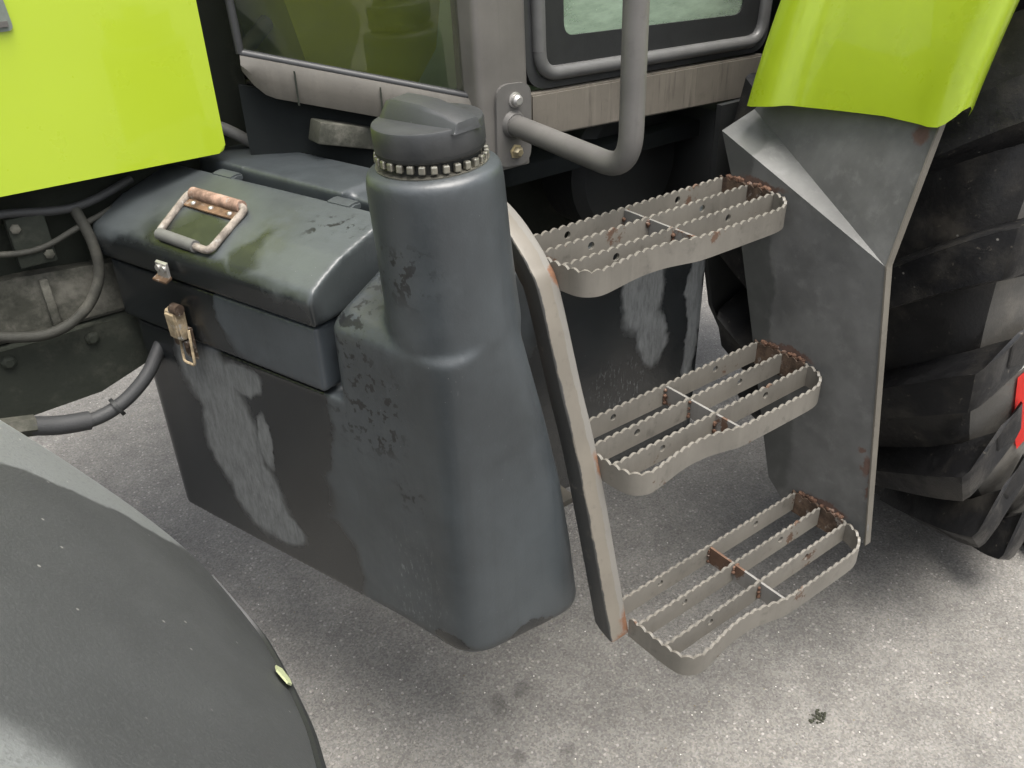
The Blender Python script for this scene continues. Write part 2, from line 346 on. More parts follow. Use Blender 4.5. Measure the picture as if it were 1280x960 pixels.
def glass(name, tint, dust=.0, dustc=(.3, .35, .3)):
    m = bpy.data.materials.new(name); m.use_nodes = True; t = m.node_tree; t.nodes.clear()
    o = t.nodes.new('ShaderNodeOutputMaterial'); g = t.nodes.new('ShaderNodeBsdfTransparent'); g.inputs[0].default_value = (*tint, 1)
    gl = t.nodes.new('ShaderNodeBsdfGlossy'); gl.inputs['Roughness'].default_value = .03
    fr = t.nodes.new('ShaderNodeFresnel'); fr.inputs[0].default_value = 1.5
    mx = t.nodes.new('ShaderNodeMixShader'); t.links.new(fr.outputs[0], mx.inputs[0]); t.links.new(g.outputs[0], mx.inputs[1]); t.links.new(gl.outputs[0], mx.inputs[2])
    d = t.nodes.new('ShaderNodeBsdfDiffuse'); d.inputs[0].default_value = (*dustc, 1)
    tc = t.nodes.new('ShaderNodeTexCoord'); n = t.nodes.new('ShaderNodeTexNoise'); n.inputs['Scale'].default_value = 9; n.inputs['Detail'].default_value = 7; n.inputs['Roughness'].default_value = .7
    mp = t.nodes.new('ShaderNodeMapping'); mp.inputs['Scale'].default_value = (.6, 1, 2.4); t.links.new(tc.outputs['Object'], mp.inputs[0]); t.links.new(mp.outputs[0], n.inputs[0])
    v = t.nodes.new('ShaderNodeTexVoronoi'); v.inputs['Scale'].default_value = 75; t.links.new(tc.outputs['Object'], v.inputs[0])
    r = t.nodes.new('ShaderNodeMapRange'); r.inputs[1].default_value = .3; r.inputs[2].default_value = .75; r.inputs[3].default_value = dust*.5; r.inputs[4].default_value = dust*1.5
    t.links.new(n.outputs[0], r.inputs[0])
    r2 = t.nodes.new('ShaderNodeMapRange'); r2.inputs[1].default_value = .075; r2.inputs[2].default_value = .03; r2.inputs[3].default_value = 0; r2.inputs[4].default_value = .28
    t.links.new(v.outputs['Distance'], r2.inputs[0])
    ad = t.nodes.new('ShaderNodeMath'); ad.operation = 'ADD'; ad.use_clamp = True; t.links.new(r.outputs[0], ad.inputs[0]); t.links.new(r2.outputs[0], ad.inputs[1])
    m2 = t.nodes.new('ShaderNodeMixShader'); t.links.new(ad.outputs[0], m2.inputs[0]); t.links.new(mx.outputs[0], m2.inputs[1]); t.links.new(d.outputs[0], m2.inputs[2])
    t.links.new(m2.outputs[0], o.inputs[0]); return m
M['glass_side'] = glass('tinted_side_glass', (.80, .80, .62), .035, (.22, .28, .24))
M['glass_door'] = glass('dusty_door_glass', (.62, .78, .64), .36, (.46, .58, .45))

# ------------------------------------------------------------------ geometry helpers
def finish(name, bm, mat, parent=None, smooth=None, loc=None):
    bmesh.ops.recalc_face_normals(bm, faces=bm.faces)
    me = bpy.data.meshes.new(name); bm.to_mesh(me); bm.free()
    if mat: me.materials.append(M[mat] if isinstance(mat, str) else mat)
    return link(name, me, parent, smooth, loc)
def link(name, me, parent=None, smooth=None, loc=None):
    if smooth is not None:
        for p in me.polygons: p.use_smooth = True
        if smooth < 179:
            try: me.set_sharp_from_angle(angle=math.radians(smooth))
            except Exception: pass
    o = bpy.data.objects.new(name, me); COL.objects.link(o)
    if loc is not None: o.location = loc
    if parent is not None: put_under(o, parent)
    return o
def world_loc(o):
    v = Vector(o.location); p = o.parent
    while p is not None: v = v + Vector(p.location); p = p.parent
    return v
def put_under(o, parent):
    """parent o, keeping the place it has now (parents here are only ever moved, never turned)"""
    o.location = Vector(o.location) - world_loc(parent); o.parent = parent
def poly_prism(bm, pts, vec):
    """closed prism from a planar 3D polygon and an extrusion vector"""
    vec = Vector(vec); n = len(pts)
    a = [bm.verts.new(p) for p in pts]; c = [bm.verts.new(Vector(p)+vec) for p in pts]
    bm.faces.new(a); bm.faces.new(c[::-1])
    for i in range(n): bm.faces.new((a[i], c[i], c[(i+1) % n], a[(i+1) % n]))
def box(bm, lo, hi, bev=0.0, seg=2):
    lo, hi = Vector(lo), Vector(hi)
    r = bmesh.ops.create_cube(bm, size=1.0); vs = r['verts']
    bmesh.ops.scale(bm, vec=hi-lo, verts=vs); bmesh.ops.translate(bm, vec=(lo+hi)/2, verts=vs)
    if bev:
        es = list({e for v in vs for e in v.link_edges})
        bmesh.ops.bevel(bm, geom=es, offset=bev, segments=seg, affect='EDGES', profile=.5)
def boxo(name, lo, hi, mat, parent=None, bev=0.004, rot=None, piv=None):
    bm = bmesh.new(); box(bm, lo, hi, bev)
    if rot is not None: bmesh.ops.rotate(bm, cent=piv or (Vector(lo)+Vector(hi))/2, matrix=rot, verts=bm.verts)
    return finish(name, bm, mat, parent, 35)
def loft(bm, rings, cap=True, closed=True):
    vr = [[bm.verts.new(p) for p in r] for r in rings]; n = len(vr[0])
    for a, b in zip(vr, vr[1:]):
        for i in range(n if closed else n-1): bm.faces.new((a[i], a[(i+1) % n], b[(i+1) % n], b[i]))
    if cap and closed:
        bm.faces.new(vr[0][::-1]); bm.faces.new(vr[-1])
def smooth_path(pts, k=6):
    P_ = [Vector(p) for p in pts]; out = []
    for i in range(len(P_)-1):
        a = P_[max(i-1, 0)]; b = P_[i]; c = P_[i+1]; d = P_[min(i+2, len(P_)-1)]
        for j in range(k):
            t = j/k
            out.append(.5*((2*b)+(c-a)*t+(2*a-5*b+4*c-d)*t*t+(3*b-a-3*c+d)*t**3))
    out.append(P_[-1]); return out
def tube(bm, path, r, seg=14, cap=True):
    path = [Vector(p) for p in path]; rings = []
    t0 = (path[1]-path[0]).normalized(); up = Vector((0, 0, 1)) if abs(t0.z) < .9 else Vector((1, 0, 0))
    x = t0.cross(up).normalized()
    for i, p in enumerate(path):
        t = (path[min(i+1, len(path)-1)]-path[max(i-1, 0)]).normalized()
        x = (x - t*x.dot(t)).normalized(); y = t.cross(x)
        rr = r[i] if isinstance(r, (list, tuple)) else r
        rings.append([p+x*rr*math.cos(2*math.pi*k/seg)+y*rr*math.sin(2*math.pi*k/seg) for k in range(seg)])
    loft(bm, rings, cap)
def tubeo(name, path, r, mat, parent=None, seg=14):
    bm = bmesh.new(); tube(bm, path, r, seg); return finish(name, bm, mat, parent, 50)
def cyl(bm, a, b, r, seg=20, r2=None): tube(bm, [a, b], [r, r if r2 is None else r2], seg)
def lathe(bm, c, prof, seg=48, axis=None):
    """profile (r, h) turned about the line c + h*axis"""
    ax = Vector(axis or (0, 0, 1)).normalized(); x = ax.orthogonal().normalized(); y = ax.cross(x); c = Vector(c)
    loft(bm, [[c+ax*h+x*r*math.cos(2*math.pi*k/seg)+y*r*math.sin(2*math.pi*k/seg) for k in range(seg)] for r, h in prof])
def fillet(pts, r, k=6):
    """round the corners of a 2D polygon; pts = (x, y) or (x, y, r)"""
    out = []; n = len(pts)
    for i in range(n):
        p0 = Vector(pts[i-1][:2]); p = Vector(pts[i][:2]); p1 = Vector(pts[(i+1) % n][:2])
        rr = pts[i][2] if len(pts[i]) > 2 else r
        a = (p0-p).normalized(); b = (p1-p).normalized(); ang = math.acos(max(-1, min(1, a.dot(b))))
        d = min(rr/math.tan(ang/2), (p0-p).length*.49, (p1-p).length*.49)
        A = p+a*d; B_ = p+b*d
        for j in range(k+1):
            t = j/k; out.append((A*(1-t)**2 + p*2*t*(1-t) + B_*t*t))
    return out
def voxel(name, bm, mat, parent, vox=.005, it=8, fac=.5):
    """join overlapping solids into one moulded skin with soft edges"""
    bmesh.ops.recalc_face_normals(bm, faces=bm.faces)
    me = bpy.data.meshes.new(name); bm.to_mesh(me); bm.free()
    tmp = bpy.data.objects.new(name, me); COL.objects.link(tmp)
    m = tmp.modifiers.new('r', 'REMESH'); m.mode = 'VOXEL'; m.voxel_size = vox; m.use_smooth_shade = True
    s = tmp.modifiers.new('s', 'SMOOTH'); s.iterations = it; s.factor = fac
    dg = bpy.context.evaluated_depsgraph_get(); dg.update()
    me2 = bpy.data.meshes.new_from_object(tmp.evaluated_get(dg)); me2.name = name
    bpy.data.objects.remove(tmp)
    me2.materials.clear(); me2.materials.append(M[mat])
    return link(name, me2, parent, 180)
def tag(o, label, cat=None, kind=None, group=None):
    if label: o['label'] = label
    if cat: o['category'] = cat
    if kind: o['kind'] = kind
    if group: o['group'] = group
    return o

# ------------------------------------------------------------------ ground
bm = bmesh.new(); bmesh.ops.create_grid(bm, x_segments=2, y_segments=2, size=60)
g = finish('ground', bm, 'asphalt'); tag(g, 'grey coarse asphalt yard under the tractor', 'ground', 'structure')

# ------------------------------------------------------------------ the tractor
TR = bpy.data.objects.new('tractor', None); COL.objects.link(TR); TR.location = (0.25, 1.05, 0)
tag(TR, 'lime green and grey tractor with fuel tank, tool box and three cab steps', 'tractor')

# --- fuel tank --------------------------------------------------------------
bm = bmesh.new()
def fo(z):   # outer front and outer rear corner of the tank at height z
    t = (z-.47)/.53
    return (-.450-.006*t, .066+.003*t), (-.228-.050*t-.058*t**3, .046+.028*t)
def plan(z):
    B0 = W(-.004*(z-.47)/.53, 0, 0); E0 = W(.56, 0, 0)
    return fillet([(B0.x, B0.y, .03), (E0.x, E0.y, .004), (-.36, .22, .004), (-.30, .45, .03), (-.50, .86, .03)], .03)
loft(bm, [[Vector((p.x, p.y, z)) for p in plan(z)] for z in (.468, .66, .862)])
# outer body and the shoulder below the filler neck, its top rising towards the tractor
def shplan(z, inset=0.0, u0=.478):
    A, R = fo(z); a = W(u0+inset, inset, 0); d = W(u0+inset, .20, 0)
    return fillet([(a.x, a.y, .02), (A[0], A[1]+inset, .066), (R[0]-inset*.3, R[1]+inset, .06), (R[0], .30, .02), (d.x, d.y, .02)], .02)
def shtop(p):
    n = (p.x-BX)*(-UY)+(p.y-BY)*UX
    return .978+.42*max(0, n)
rings = [[Vector((p.x, p.y, z)) for p in shplan(z, i_)] for z, i_ in ((.462, .016), (.470, .004), (.485, 0), (.60, 0), (.72, 0), (.84, 0))]
rings.append([Vector((p.x, p.y, min(shtop(p), 1.045))) for p in shplan(.98)])
rings.append([Vector((p.x, p.y, min(shtop(p), 1.045)+.016)) for p in shplan(.98, .018)])
loft(bm, rings)
NB0, NB1 = Vector((-.384, .158, .95)), Vector((-.399, .165, 1.212)); NAX = (NB1-NB0).normalized()
def nk(h): return NB0+(NB1-NB0)*((h-.95)/.262)
lathe(bm, nk(.90), [(.080, 0), (.0855, .06), (.0890, .095), (.0880, .115), (.0865, .14), (.0850, .20), (.0838, .286), (.0825, .301), (.079, .307), (.060, .313)], 64, NAX)
# long rear body behind the steps and the block behind the tool box lid
def bx_uv(u0, u1, n0, n1, z0, z1, zs=0.0):
    loft(bm, [[W(u0, n0, z0), W(u1, n0, z0), W(u1, n1, z0), W(u0, n1, z0)], [W(u0, n0, z1), W(u1, n0, z1-zs), W(u1, n1, z1-zs), W(u0, n1, z1)]])
loft(bm, [[Vector((p.x, p.y, z)) for p in fillet([(-.50, .30), (.285, .30, .02), (.285, .352), (-.50, .352)], .015)] for z in (.468, .955)])
bx_uv(.006, .345, .184, .30, .80, 1.094, .006); bx_uv(.33, .50, .200, .31, .80, 1.082, .02)
tank = voxel('fuel_tank', bm, 'tank', TR, .0042, 8)

# filler cap, ring and bead chain
cz = nk(1.212)
bm = bmesh.new(); lathe(bm, cz, [(.058, -.012), (.059, .012), (.0645, .014), (.0660, .0165), (.0660, .020), (.062, .022)], 48, NAX); finish('cap_ring', bm, 'black', tank, 40)
bm = bmesh.new(); lathe(bm, cz, [(.0600, .018), (.0655, .019), (.0668, .022), (.0666, .046), (.0655, .049), (.0630, .050), (.0, .058)][:-1], 64, NAX)
cap = finish('filler_cap', bm, 'cap', tank, 40)
bm = bmesh.new()   # turning grip on the cap: a wedge with one scooped flank
gx = Vector((.20, -.98, 0)).normalized(); gy = Vector((.98, .20, 0)).normalized()
prof = [(-.025, .046), (-.019, .064), (-.015, .069), (.014, .071), (.018, .068), (.021, .046)]
rings = []
for L, sq in ((-.056, .30), (-.050, .86), (-.042, .98), (-.012, 1.0), (.010, .98), (.046, .75), (.0665, .50), (.0680, .20)):
    rings.append([cz+NAX*(.046+(h-.046)*sq)+gx*L+gy*(s*(1 if L < .03 else .95)) for s, h in prof])
loft(bm, rings); finish('cap_grip', bm, 'cap', tank, 40)
bm = bmesh.new(); box(bm, (-.0040, -.0036, -.0048), (.0040, .0036, .0048), .0016, 2)
bme = bpy.data.meshes.new('chain_bead'); bm.to_mesh(bme); bm.free(); bme.materials.append(M['bead'])
for i in range(30):
    a = 2*math.pi*i/30
    o = bpy.data.objects.new('chain_bead', bme); COL.objects.link(o)
    o.location = cz+NAX*.0075+Vector((math.cos(a), math.sin(a), 0))*.0650; o.rotation_euler = (0, 0, a+math.pi/2); put_under(o, tank)
bm = bmesh.new(); lathe(bm, cz, [(.056, -.003), (.0680, -.003), (.0688, -.0005), (.056, .001)], 64, NAX); finish('chain_band', bm, 'bead', tank, 40)

# --- tool box ---------------------------------------------------------------
def uv_prism(bm, prof, u0, u1):
    poly_prism(bm, [W(u0, n, z) for n, z in prof], W(u1, 0, 0)-W(u0, 0, 0))
bm = bmesh.new()
uv_prism(bm, [(-.009, .871), (-.009, .972), (.165, .972), (.165, .871)], -.010, .462)
traybox = voxel('tool_box', bm, 'tray', TR, .0045, 5)
bm = bmesh.new()
uv_prism(bm, [(-.014, .977), (-.017, 1.014), (-.009, 1.030), (.014, 1.043), (.05, 1.059), (.152, 1.086), (.160, 1.078), (.160, .977)], -.030, .468)
lid = voxel('lid', bm, 'lid', traybox, .0040, 6)
# lid hinges: small moulded lugs along the back edge
for u in (.085, .345):
    bm = bmesh.new(); uv_prism(bm, [(.146, 1.075), (.146, 1.0855), (.160, 1.0885), (.174, 1.087), (.174, 1.075)], u, u+.050); bmesh.ops.bevel(bm, geom=list(bm.edges), offset=.003, segments=2, affect='EDGES'); finish('hinge', bm, 'lid', traybox, 40)
# fold-down wire handle with its sleeve and riveted plate
def zl(n): return 1.040+(n-.012)*.40 if n < .05 else 1.057+(n-.05)*.262
hbl, hbr = W(.108, .086, zl(.086)+.010), W(.243, .084, zl(.084)+.010)
hfr, hfl = W(.258, -.006, 1.042), W(.132, .000, 1.042)
def rounded(pts, r=.014, k=5):
    out = [pts[0]]
    for i in range(1, len(pts)-1):
        p0, p, p1 = pts[i-1], pts[i], pts[i+1]
        A = p+(p0-p).normalized()*r; B_ = p+(p1-p).normalized()*r
        for j in range(k+1): t = j/k; out.append(A*(1-t)**2+p*2*t*(1-t)+B_*t*t)
    out.append(pts[-1]); return out
mid = (hbl+hbr)/2
tubeo('handle_wire', rounded([mid, hbr, hfr, hfl, hbl, mid], .013), .0058, 'wire', traybox, 12)
tubeo('handle_sleeve', [hbl+(hbr-hbl)*.06, hbl+(hbr-hbl)*.92], .0098, 'rust_pink', traybox, 16)
tubeo('handle_grip', [hfl+(hfr-hfl)*.03, hfl+(hfr-hfl)*.74], .0092, 'greyhose', traybox, 16)
bm = bmesh.new()
pl = [W(.116, .062, zl(.062)+.004), W(.238, .060, zl(.060)+.004), W(.240, .082, zl(.082)+.004), W(.114, .084, zl(.084)+.004)]
poly_prism(bm, pl, (0, 0, .002)); finish('handle_plate', bm, 'rust_light', traybox)
for q in (.16, .5, .86):
    c = pl[0].lerp(pl[1], q)*.62+pl[3].lerp(pl[2], q)*.38
    bm = bmesh.new(); lathe(bm, c, [(.0042, .0), (.0040, .004), (.002, .0052)], 14); finish('rivet', bm, 'steelbright', traybox, 60)
# latch: pressed body, pivot, wire bail and the strike on the lid
bm = bmesh.new()
uv_prism(bm, [(-.030, .936), (-.036, .930), (-.034, .884), (-.024, .880), (-.014, .882), (-.014, .934)], .150, .176)
bmesh.ops.bevel(bm, geom=list(bm.edges), offset=.003, segments=2, affect='EDGES'); finish('latch_body', bm, 'latch', traybox, 40)
bm = bmesh.new(); cyl(bm, W(.164, -.026, .935), W(.180, -.026, .935), .009, 16); finish('latch_hook', bm, 'rust', traybox, 40)
bm = bmesh.new(); uv_prism(bm, [(-.013, .845), (-.017, .845), (-.017, .900), (-.013, .900)], .156, .182); finish('latch_base', bm, 'rust', traybox)
tubeo('latch_bail', rounded([W(.185, -.022, .900), W(.190, -.028, .842), W(.163, -.028, .842), W(.158, -.022, .888)], .006), .0024, 'latch', traybox, 8)
for u in (.150, .172):
    bm = bmesh.new(); cyl(bm, W(u, -.010, .872), W(u, -.024, .872), .006, 14); finish('latch_screw', bm, 'rust', traybox, 40)
bm = bmesh.new(); uv_prism(bm, [(-.024, 1.012), (-.028, 1.010), (-.028, .986), (-.024, .986)], .150, .176); finish('strike_plate', bm, 'steelbright', traybox)
bm = bmesh.new(); uv_prism(bm, [(-.024, .990), (-.036, .985), (-.036, .982), (-.024, .986)], .146, .178); finish('strike_lip', bm, 'rust_light', traybox)
for u in (.156, .169):
    bm = bmesh.new(); cyl(bm, W(u, -.027, 1.002), W(u, -.031, 1.002), .005, 12); finish('strike_rivet', bm, 'steelbright', traybox, 40)

# --- steps ------------------------------------------------------------------
STEPS = ((0.0, 0.0, .5000), (0.0, .1281, .7630), (0.0, .2450, 1.0367))
DB = .05438; SH = .040; TH = .0045
def scal(s, pitch=.0172, amp=.0050): return amp*(abs(math.sin(math.pi*s/pitch))**.8)-amp
def strip_mesh(path, name, mat, closed=False, height=SH):
    """thin flat bar standing on edge along a plan path, its top edge scalloped"""
    P_ = [Vector((p[0], p[1], 0)) for p in path]
    # resample finely
    L = [0.0]
    for a, b in zip(P_, P_[1:]): L.append(L[-1]+(b-a).length)
    N = int(L[-1]/.0019); pts = []; j = 0
    for i in range(N+1):
        s = L[-1]*i/N
        while j < len(L)-2 and L[j+1] < s: j += 1
        t = (s-L[j])/max(1e-9, L[j+1]-L[j]); pts.append(P_[j].lerp(P_[j+1], t))
    bm = bmesh.new(); rings = []
    for i, p in enumerate(pts):
        t = (pts[min(i+1, N)]-pts[max(i-1, 0)]).normalized(); nn = Vector((-t.y, t.x, 0))*TH/2
        zt = scal(L[-1]*i/N)
        rings.append([p+nn+Vector((0, 0, -height)), p-nn+Vector((0, 0, -height)), p-nn+Vector((0, 0, zt)), p+nn+Vector((0, 0, zt))])
    loft(bm, rings)
    bmesh.ops.recalc_face_normals(bm, faces=bm.faces)
    me = bpy.data.meshes.new(name); bm.to_mesh(me); bm.free(); me.materials.append(M[mat])
    for p in me.polygons: p.use_smooth = True
    me.set_sharp_from_angle(angle=math.radians(40)); return me
def bar_mesh(x0, x1):
    """flat tread bar with scalloped top edge and two round holes"""
    N = int((x1-x0)/.0019)
    outer = [Vector((x0+(x1-x0)*i/N, scal((x1-x0)*i/N), 0)) for i in range(N+1)]+[Vector((x1, -SH, 0)), Vector((x0, -SH, 0))]
    holes = [[Vector((cx+.0062*math.cos(2*math.pi*k/14), -.0165+.0062*math.sin(2*math.pi*k/14), 0)) for k in range(14)] for cx in (-.12, .12)]
    loops = [outer]+holes; flat = [p for l in loops for p in l]
    tris = tessellate_polygon(loops)
    bm = bmesh.new()
    A = [bm.verts.new((p.x, -TH/2, p.y)) for p in flat]; B_ = [bm.verts.new((p.x, TH/2, p.y)) for p in flat]
    for t in tris:
        try: bm.faces.new([A[i] for i in t]); bm.faces.new([B_[i] for i in t[::-1]])
        except ValueError: pass
    o = 0
    for l in loops:
        n = len(l)
        for i in range(n):
            try: bm.faces.new((A[o+i], A[o+(i+1) % n], B_[o+(i+1) % n], B_[o+i]))
            except ValueError: pass
        o += n
    bmesh.ops.recalc_face_normals(bm, faces=bm.faces)
    me = bpy.data.meshes.new('tread_bar'); bm.to_mesh(me); bm.free(); me.materials.append(M['steel']); return me
fpath = smooth_path([(-.222, -.036), (-.2215, -.07), (-.220, -.108), (-.2155, -.136), (-.204, -.150), (-.186, -.1555), (-.150, -.151), (-.12, -.1465), (-.09, -.1445), (-.055, -.147), (-.025, -.154), (.003, -.1605), (.056, -.162), (.117, -.1625), (.165, -.1625), (.188, -.160), (.206, -.152), (.222, -.136), (.229, -.118), (.231, -.104)], 6)
fme = strip_mesh(fpath, 'step_frame', 'steel')
barme = bar_mesh(-.2215, .2290)
bm = bmesh.new(); box(bm, (-.0022, -.1590, -.038), (.0022, .0, -.0045), 0); bmesh.ops.recalc_face_normals(bm, faces=bm.faces)
xme = bpy.data.meshes.new('cross_bar'); bm.to_mesh(xme); bm.free(); xme.materials.append(M['crossbar'])
eme = strip_mesh([(.2318, -.104), (.2318, .006)], 'end_plate', 'rust', False, .046)
bm = bmesh.new()
for i in range(26):
    y = -.100+.105*random.random(); bmesh.ops.create_icosphere(bm, subdivisions=1, radius=.003+.003*random.random(), matrix=Matrix.Translation((.2345, y, -.002+.004*random.random())))
wme = bpy.data.meshes.new('weld_bead'); bm.to_mesh(wme); bm.free(); wme.materials.append(M['weld'])
for k, (sx, sy, sz) in enumerate(STEPS):
    st = bpy.data.objects.new('step', fme); COL.objects.link(st); st.location = (sx, sy, sz); put_under(st, TR)
    for b_ in range(3):
        o = bpy.data.objects.new('tread_bar', barme); COL.objects.link(o); o.location = (sx, sy-b_*DB, sz-.0003*b_); put_under(o, st)
    for nm, me in (('cross_bar', xme), ('end_plate', eme), ('weld_bead', wme)):
        o = bpy.data.objects.new(nm, me); COL.objects.link(o); o.location = (sx, sy, sz); put_under(o, st)
        if nm == 'weld_bead': o['kind'] = 'stuff'
    # rust runs round the joints of the cross bar
    for b_ in range(3):
        bm = bmesh.new()
        for s in (-1, 1):
            for q in range(5):
                bmesh.ops.create_icosphere(bm, subdivisions=1, radius=.0022+.0022*random.random(), matrix=Matrix.Translation((s*(.004+.002*random.random()), sy-b_*DB-(.003+.002*random.random()), sz-.006-.03*random.random())))
        finish('joint_weld', bm, 'weld', st, 60)

# --- post carrying the steps -------------------------------------------------
pth = smooth_path([(0, -.037, .468), (0, .044, .750), (0, .088, .868), (0, .136, 1.000), (0, .160, 1.034), (0, .190, 1.060), (0, .222, 1.081), (0, .262, 1.098), (0, .31, 1.108), (0, .40, 1.11)], 8)
bm = bmesh.new(); rings = []
for i, p in enumerate(pth):
    t = (pth[min(i+1, len(pth)-1)]-pth[max(i-1, 0)]).normalized(); nn = Vector((0, t.z, -t.y))  # inward
    if i == 0: nn = Vector((0, .90, .25))
    sec = []
    for (dx, dn) in fillet([(-.2605, 0), (-.2225, 0), (-.2225, .036), (-.2605, .036)], .005, 3): sec.append(Vector((dx, p.y, p.z))+nn*dn)
    rings.append(sec)
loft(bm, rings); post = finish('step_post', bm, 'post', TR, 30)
# rusty tank strap between tank and post, with the clamp below it
bm = bmesh.new(); sp = smooth_path([(0, .215, 1.02), (0, .196, .985), (0, .122, .747), (0, .100, .690)], 6)
loft(bm, [[Vector((-.285, p.y, p.z)), Vector((-.262, p.y, p.z)), Vector((-.262, p.y+.006, p.z)), Vector((-.285, p.y+.006, p.z))] for p in sp]); strap = finish('tank_strap', bm, 'rust', TR, 40)
boxo('clamp', (-.285, .094, .648), (-.225, .14, .660), 'edge', strap, .002)
bm = bmesh.new(); cyl(bm, (-.262, .098, .625), (-.262, .098, .700), .006, 12); cyl(bm, (-.262, .098, .661), (-.262, .098, .672), .010, 6); finish('clamp_bolt', bm, 'steelbright', strap, 40)
tubeo('clamp_cable', smooth_path([(-.262, .10, .70), (-.266, .115, .735), (-.262, .13, .76)], 5), .006, 'hose', strap, 8)
bm = bmesh.new(); box(bm, (-.27, .096, .585), (-.258, .104, .645), .002); finish('clamp_tab', bm, 'rust', strap)

# --- grey splash plate the steps are welded to --------------------------------
def sheet(bm, pts, n, t=.004):
    poly_prism(bm, [Vector(p) for p in pts], Vector(n)*t)
PX = .2375
bm = bmesh.new()
P0 = Vector((PX, -.077, .974)); Q1 = Vector((PX, .262, 1.110)); Q2 = Vector((PX+.080, .262, 1.132))
T1 = Vector((PX+.092, .215, 1.200)); T2 = Vector((PX+.072, -.080, 1.225))
lowpts = [(PX, -.146, .50), (PX, -.142, .470), (PX, .03, .462), (PX, .066, .492), (PX, .098, .600), (PX, .150, .780), (PX, .186, .90), (PX, .215, 1.00), tuple(Q1), tuple(P0)]
V = [bm.verts.new(p) for p in lowpts]
bm.faces.new(V)
q2 = bm.verts.new(Q2); t1 = bm.verts.new(T1); t2 = bm.verts.new(T2)
bm.faces.new((V[-1], V[-2], q2)); bm.faces.new((V[-1], q2, t1, t2))

bmesh.ops.recalc_face_normals(bm, faces=bm.faces)
r = bmesh.ops.solidify(bm, geom=list(bm.faces), thickness=.004)
plate = finish('splash_plate', bm, 'plate', TR)
bm = bmesh.new()   # folded outer edge
def fl(p, q):
    a0, a1 = Vector(p), Vector(q)
    loft(bm, [[a+Vector((-.002, -.001, 0)), a+Vector((-.002, -.004, 0)), a+Vector((.013, -.004, 0)), a+Vector((.013, -.001, 0))] for a in (a0, a1)])
fl((PX, -.146, .470), P0); fl(P0, T2); finish('folded_edge', bm, 'edge', plate)

# --- rear wheel ---------------------------------------------------------------
def wheel(name, c, R, half, rim_r, nl, y_in, y_out_sign, parent, lugmat='lugrubber', lean=16.0, phase=0.0):
    """tyre carcass with its bar lugs and a rim; axis along Y; y_out_sign -1 = outer side towards -Y"""
    c = Vector(c); s = half/.265; h = .060
    cr_ = [(0, R-h+.004), (.08, R-h+.003), (.16, R-h-.003), (.205, R-h-.014), (.232, R-h-.045), (.250, R-.16), (.262, R-.235), (.258, R-.29), (.240, R-.34), (.215, rim_r+.03), (.205, rim_r)]
    prof = [(-y*s, r) for y, r in cr_[::-1]]+[(y*s, r) for y, r in cr_[1:]]
    prof = [(p.x, p.y) for p in smooth_path([(a, b, 0) for a, b in prof], 3)]
    seg = 120; bm = bmesh.new()
    rings = []
    for y, r in prof: rings.append([c+Vector((r*math.cos(2*math.pi*k/seg), y, r*math.sin(2*math.pi*k/seg))) for k in range(seg)])
    loft(bm, rings, cap=False)
    ty = finish(name, bm, 'sidewall', parent, 180)
    # crown is darker rubber: second slot by radius
    ty.data.materials.append(M['rubber'])
    for p in ty.data.polygons:
        d = math.hypot(p.center.x-c.x, p.center.z-c.z)
        if d > R-.105: p.material_index = 1
    def lugmesh(side):
        st = []   # (y, r of the lug top, r of its foot, angle, halfwidth)
        for i in range(13):
            q = i/12; y = .010+q*.266
            st.append((y, R-.008*max(0, q-.75)**2/.0625, R-h-.012-.05*max(0, q-.8)/.2, lean*(1-q)**1.12, .040+.004*q))
        st += [(.282, R-.022, R-.13, -.4, .046), (.285, R-.052, R-.17, -.6, .044), (.282, R-.088, R-.20, -.8, .038), (.274, R-.118, R-.21, -1.0, .028)]
        bm = bmesh.new(); rings = []
        for i, (y, rt_, rf, ang, hw) in enumerate(st):
            sec = []
            for w_, e in ((-1.34, 0), (-1.05, .88), (-.95, 1.0), (.95, 1.0), (1.05, .88), (1.34, 0)):
                rr = rf+(rt_-rf)*e; a = math.radians(ang)+w_*hw/R
                yy = y-(.006 if i > 12 and e == 0 else 0)
                sec.append(Vector((rr*math.cos(a), yy*s*side, rr*math.sin(a))))
            rings.append(sec)
        loft(bm, rings); bmesh.ops.recalc_face_normals(bm, faces=bm.faces)
        me = bpy.data.meshes.new('tread_lug'); bm.to_mesh(me); bm.free(); me.materials.append(M[lugmat])
        for p in me.polygons: p.use_smooth = True
        me.set_sharp_from_angle(angle=math.radians(48)); return me
    for side in (-1, 1):
        lm = lugmesh(side)
        for k in range(nl):
            o = bpy.data.objects.new('tread_lug', lm); COL.objects.link(o)
            o.location = c; o.rotation_euler = (0, -(2*math.pi*(k+(.5 if side > 0 else 0))/nl+math.radians(phase)), 0); put_under(o, ty)
    bm = bmesh.new()
    rp = [(rim_r+.012, .205), (rim_r+.012, .195), (rim_r-.03, .17), (rim_r-.05, .02), (rim_r-.09, -.02), (.20, -.02), (.18, .03), (.05, .03)]
    lathe(bm, c, [(a, -y_out_sign*-b*s) for a, b in rp], 64, (0, y_out_sign, 0)); finish('rim', bm, 'whitepaint', ty, 40)
    return ty
rt = wheel('rear_tyre', (1.285, .100, .885), .900, .270, .49, 22, 0, -1, TR, lean=12.5, phase=10.0)
def swy(r):   # outer face of the sidewall at radius r
    t = [(.49, .205), (.52, .215), (.56, .240), (.61, .258), (.665, .262), (.74, .250), (.82, .235)]
    for (a, ya), (b, yb) in zip(t, t[1:]):
        if r <= b: return .100-1.019*(ya+(yb-ya)*(r-a)/(b-a))
    return -.13
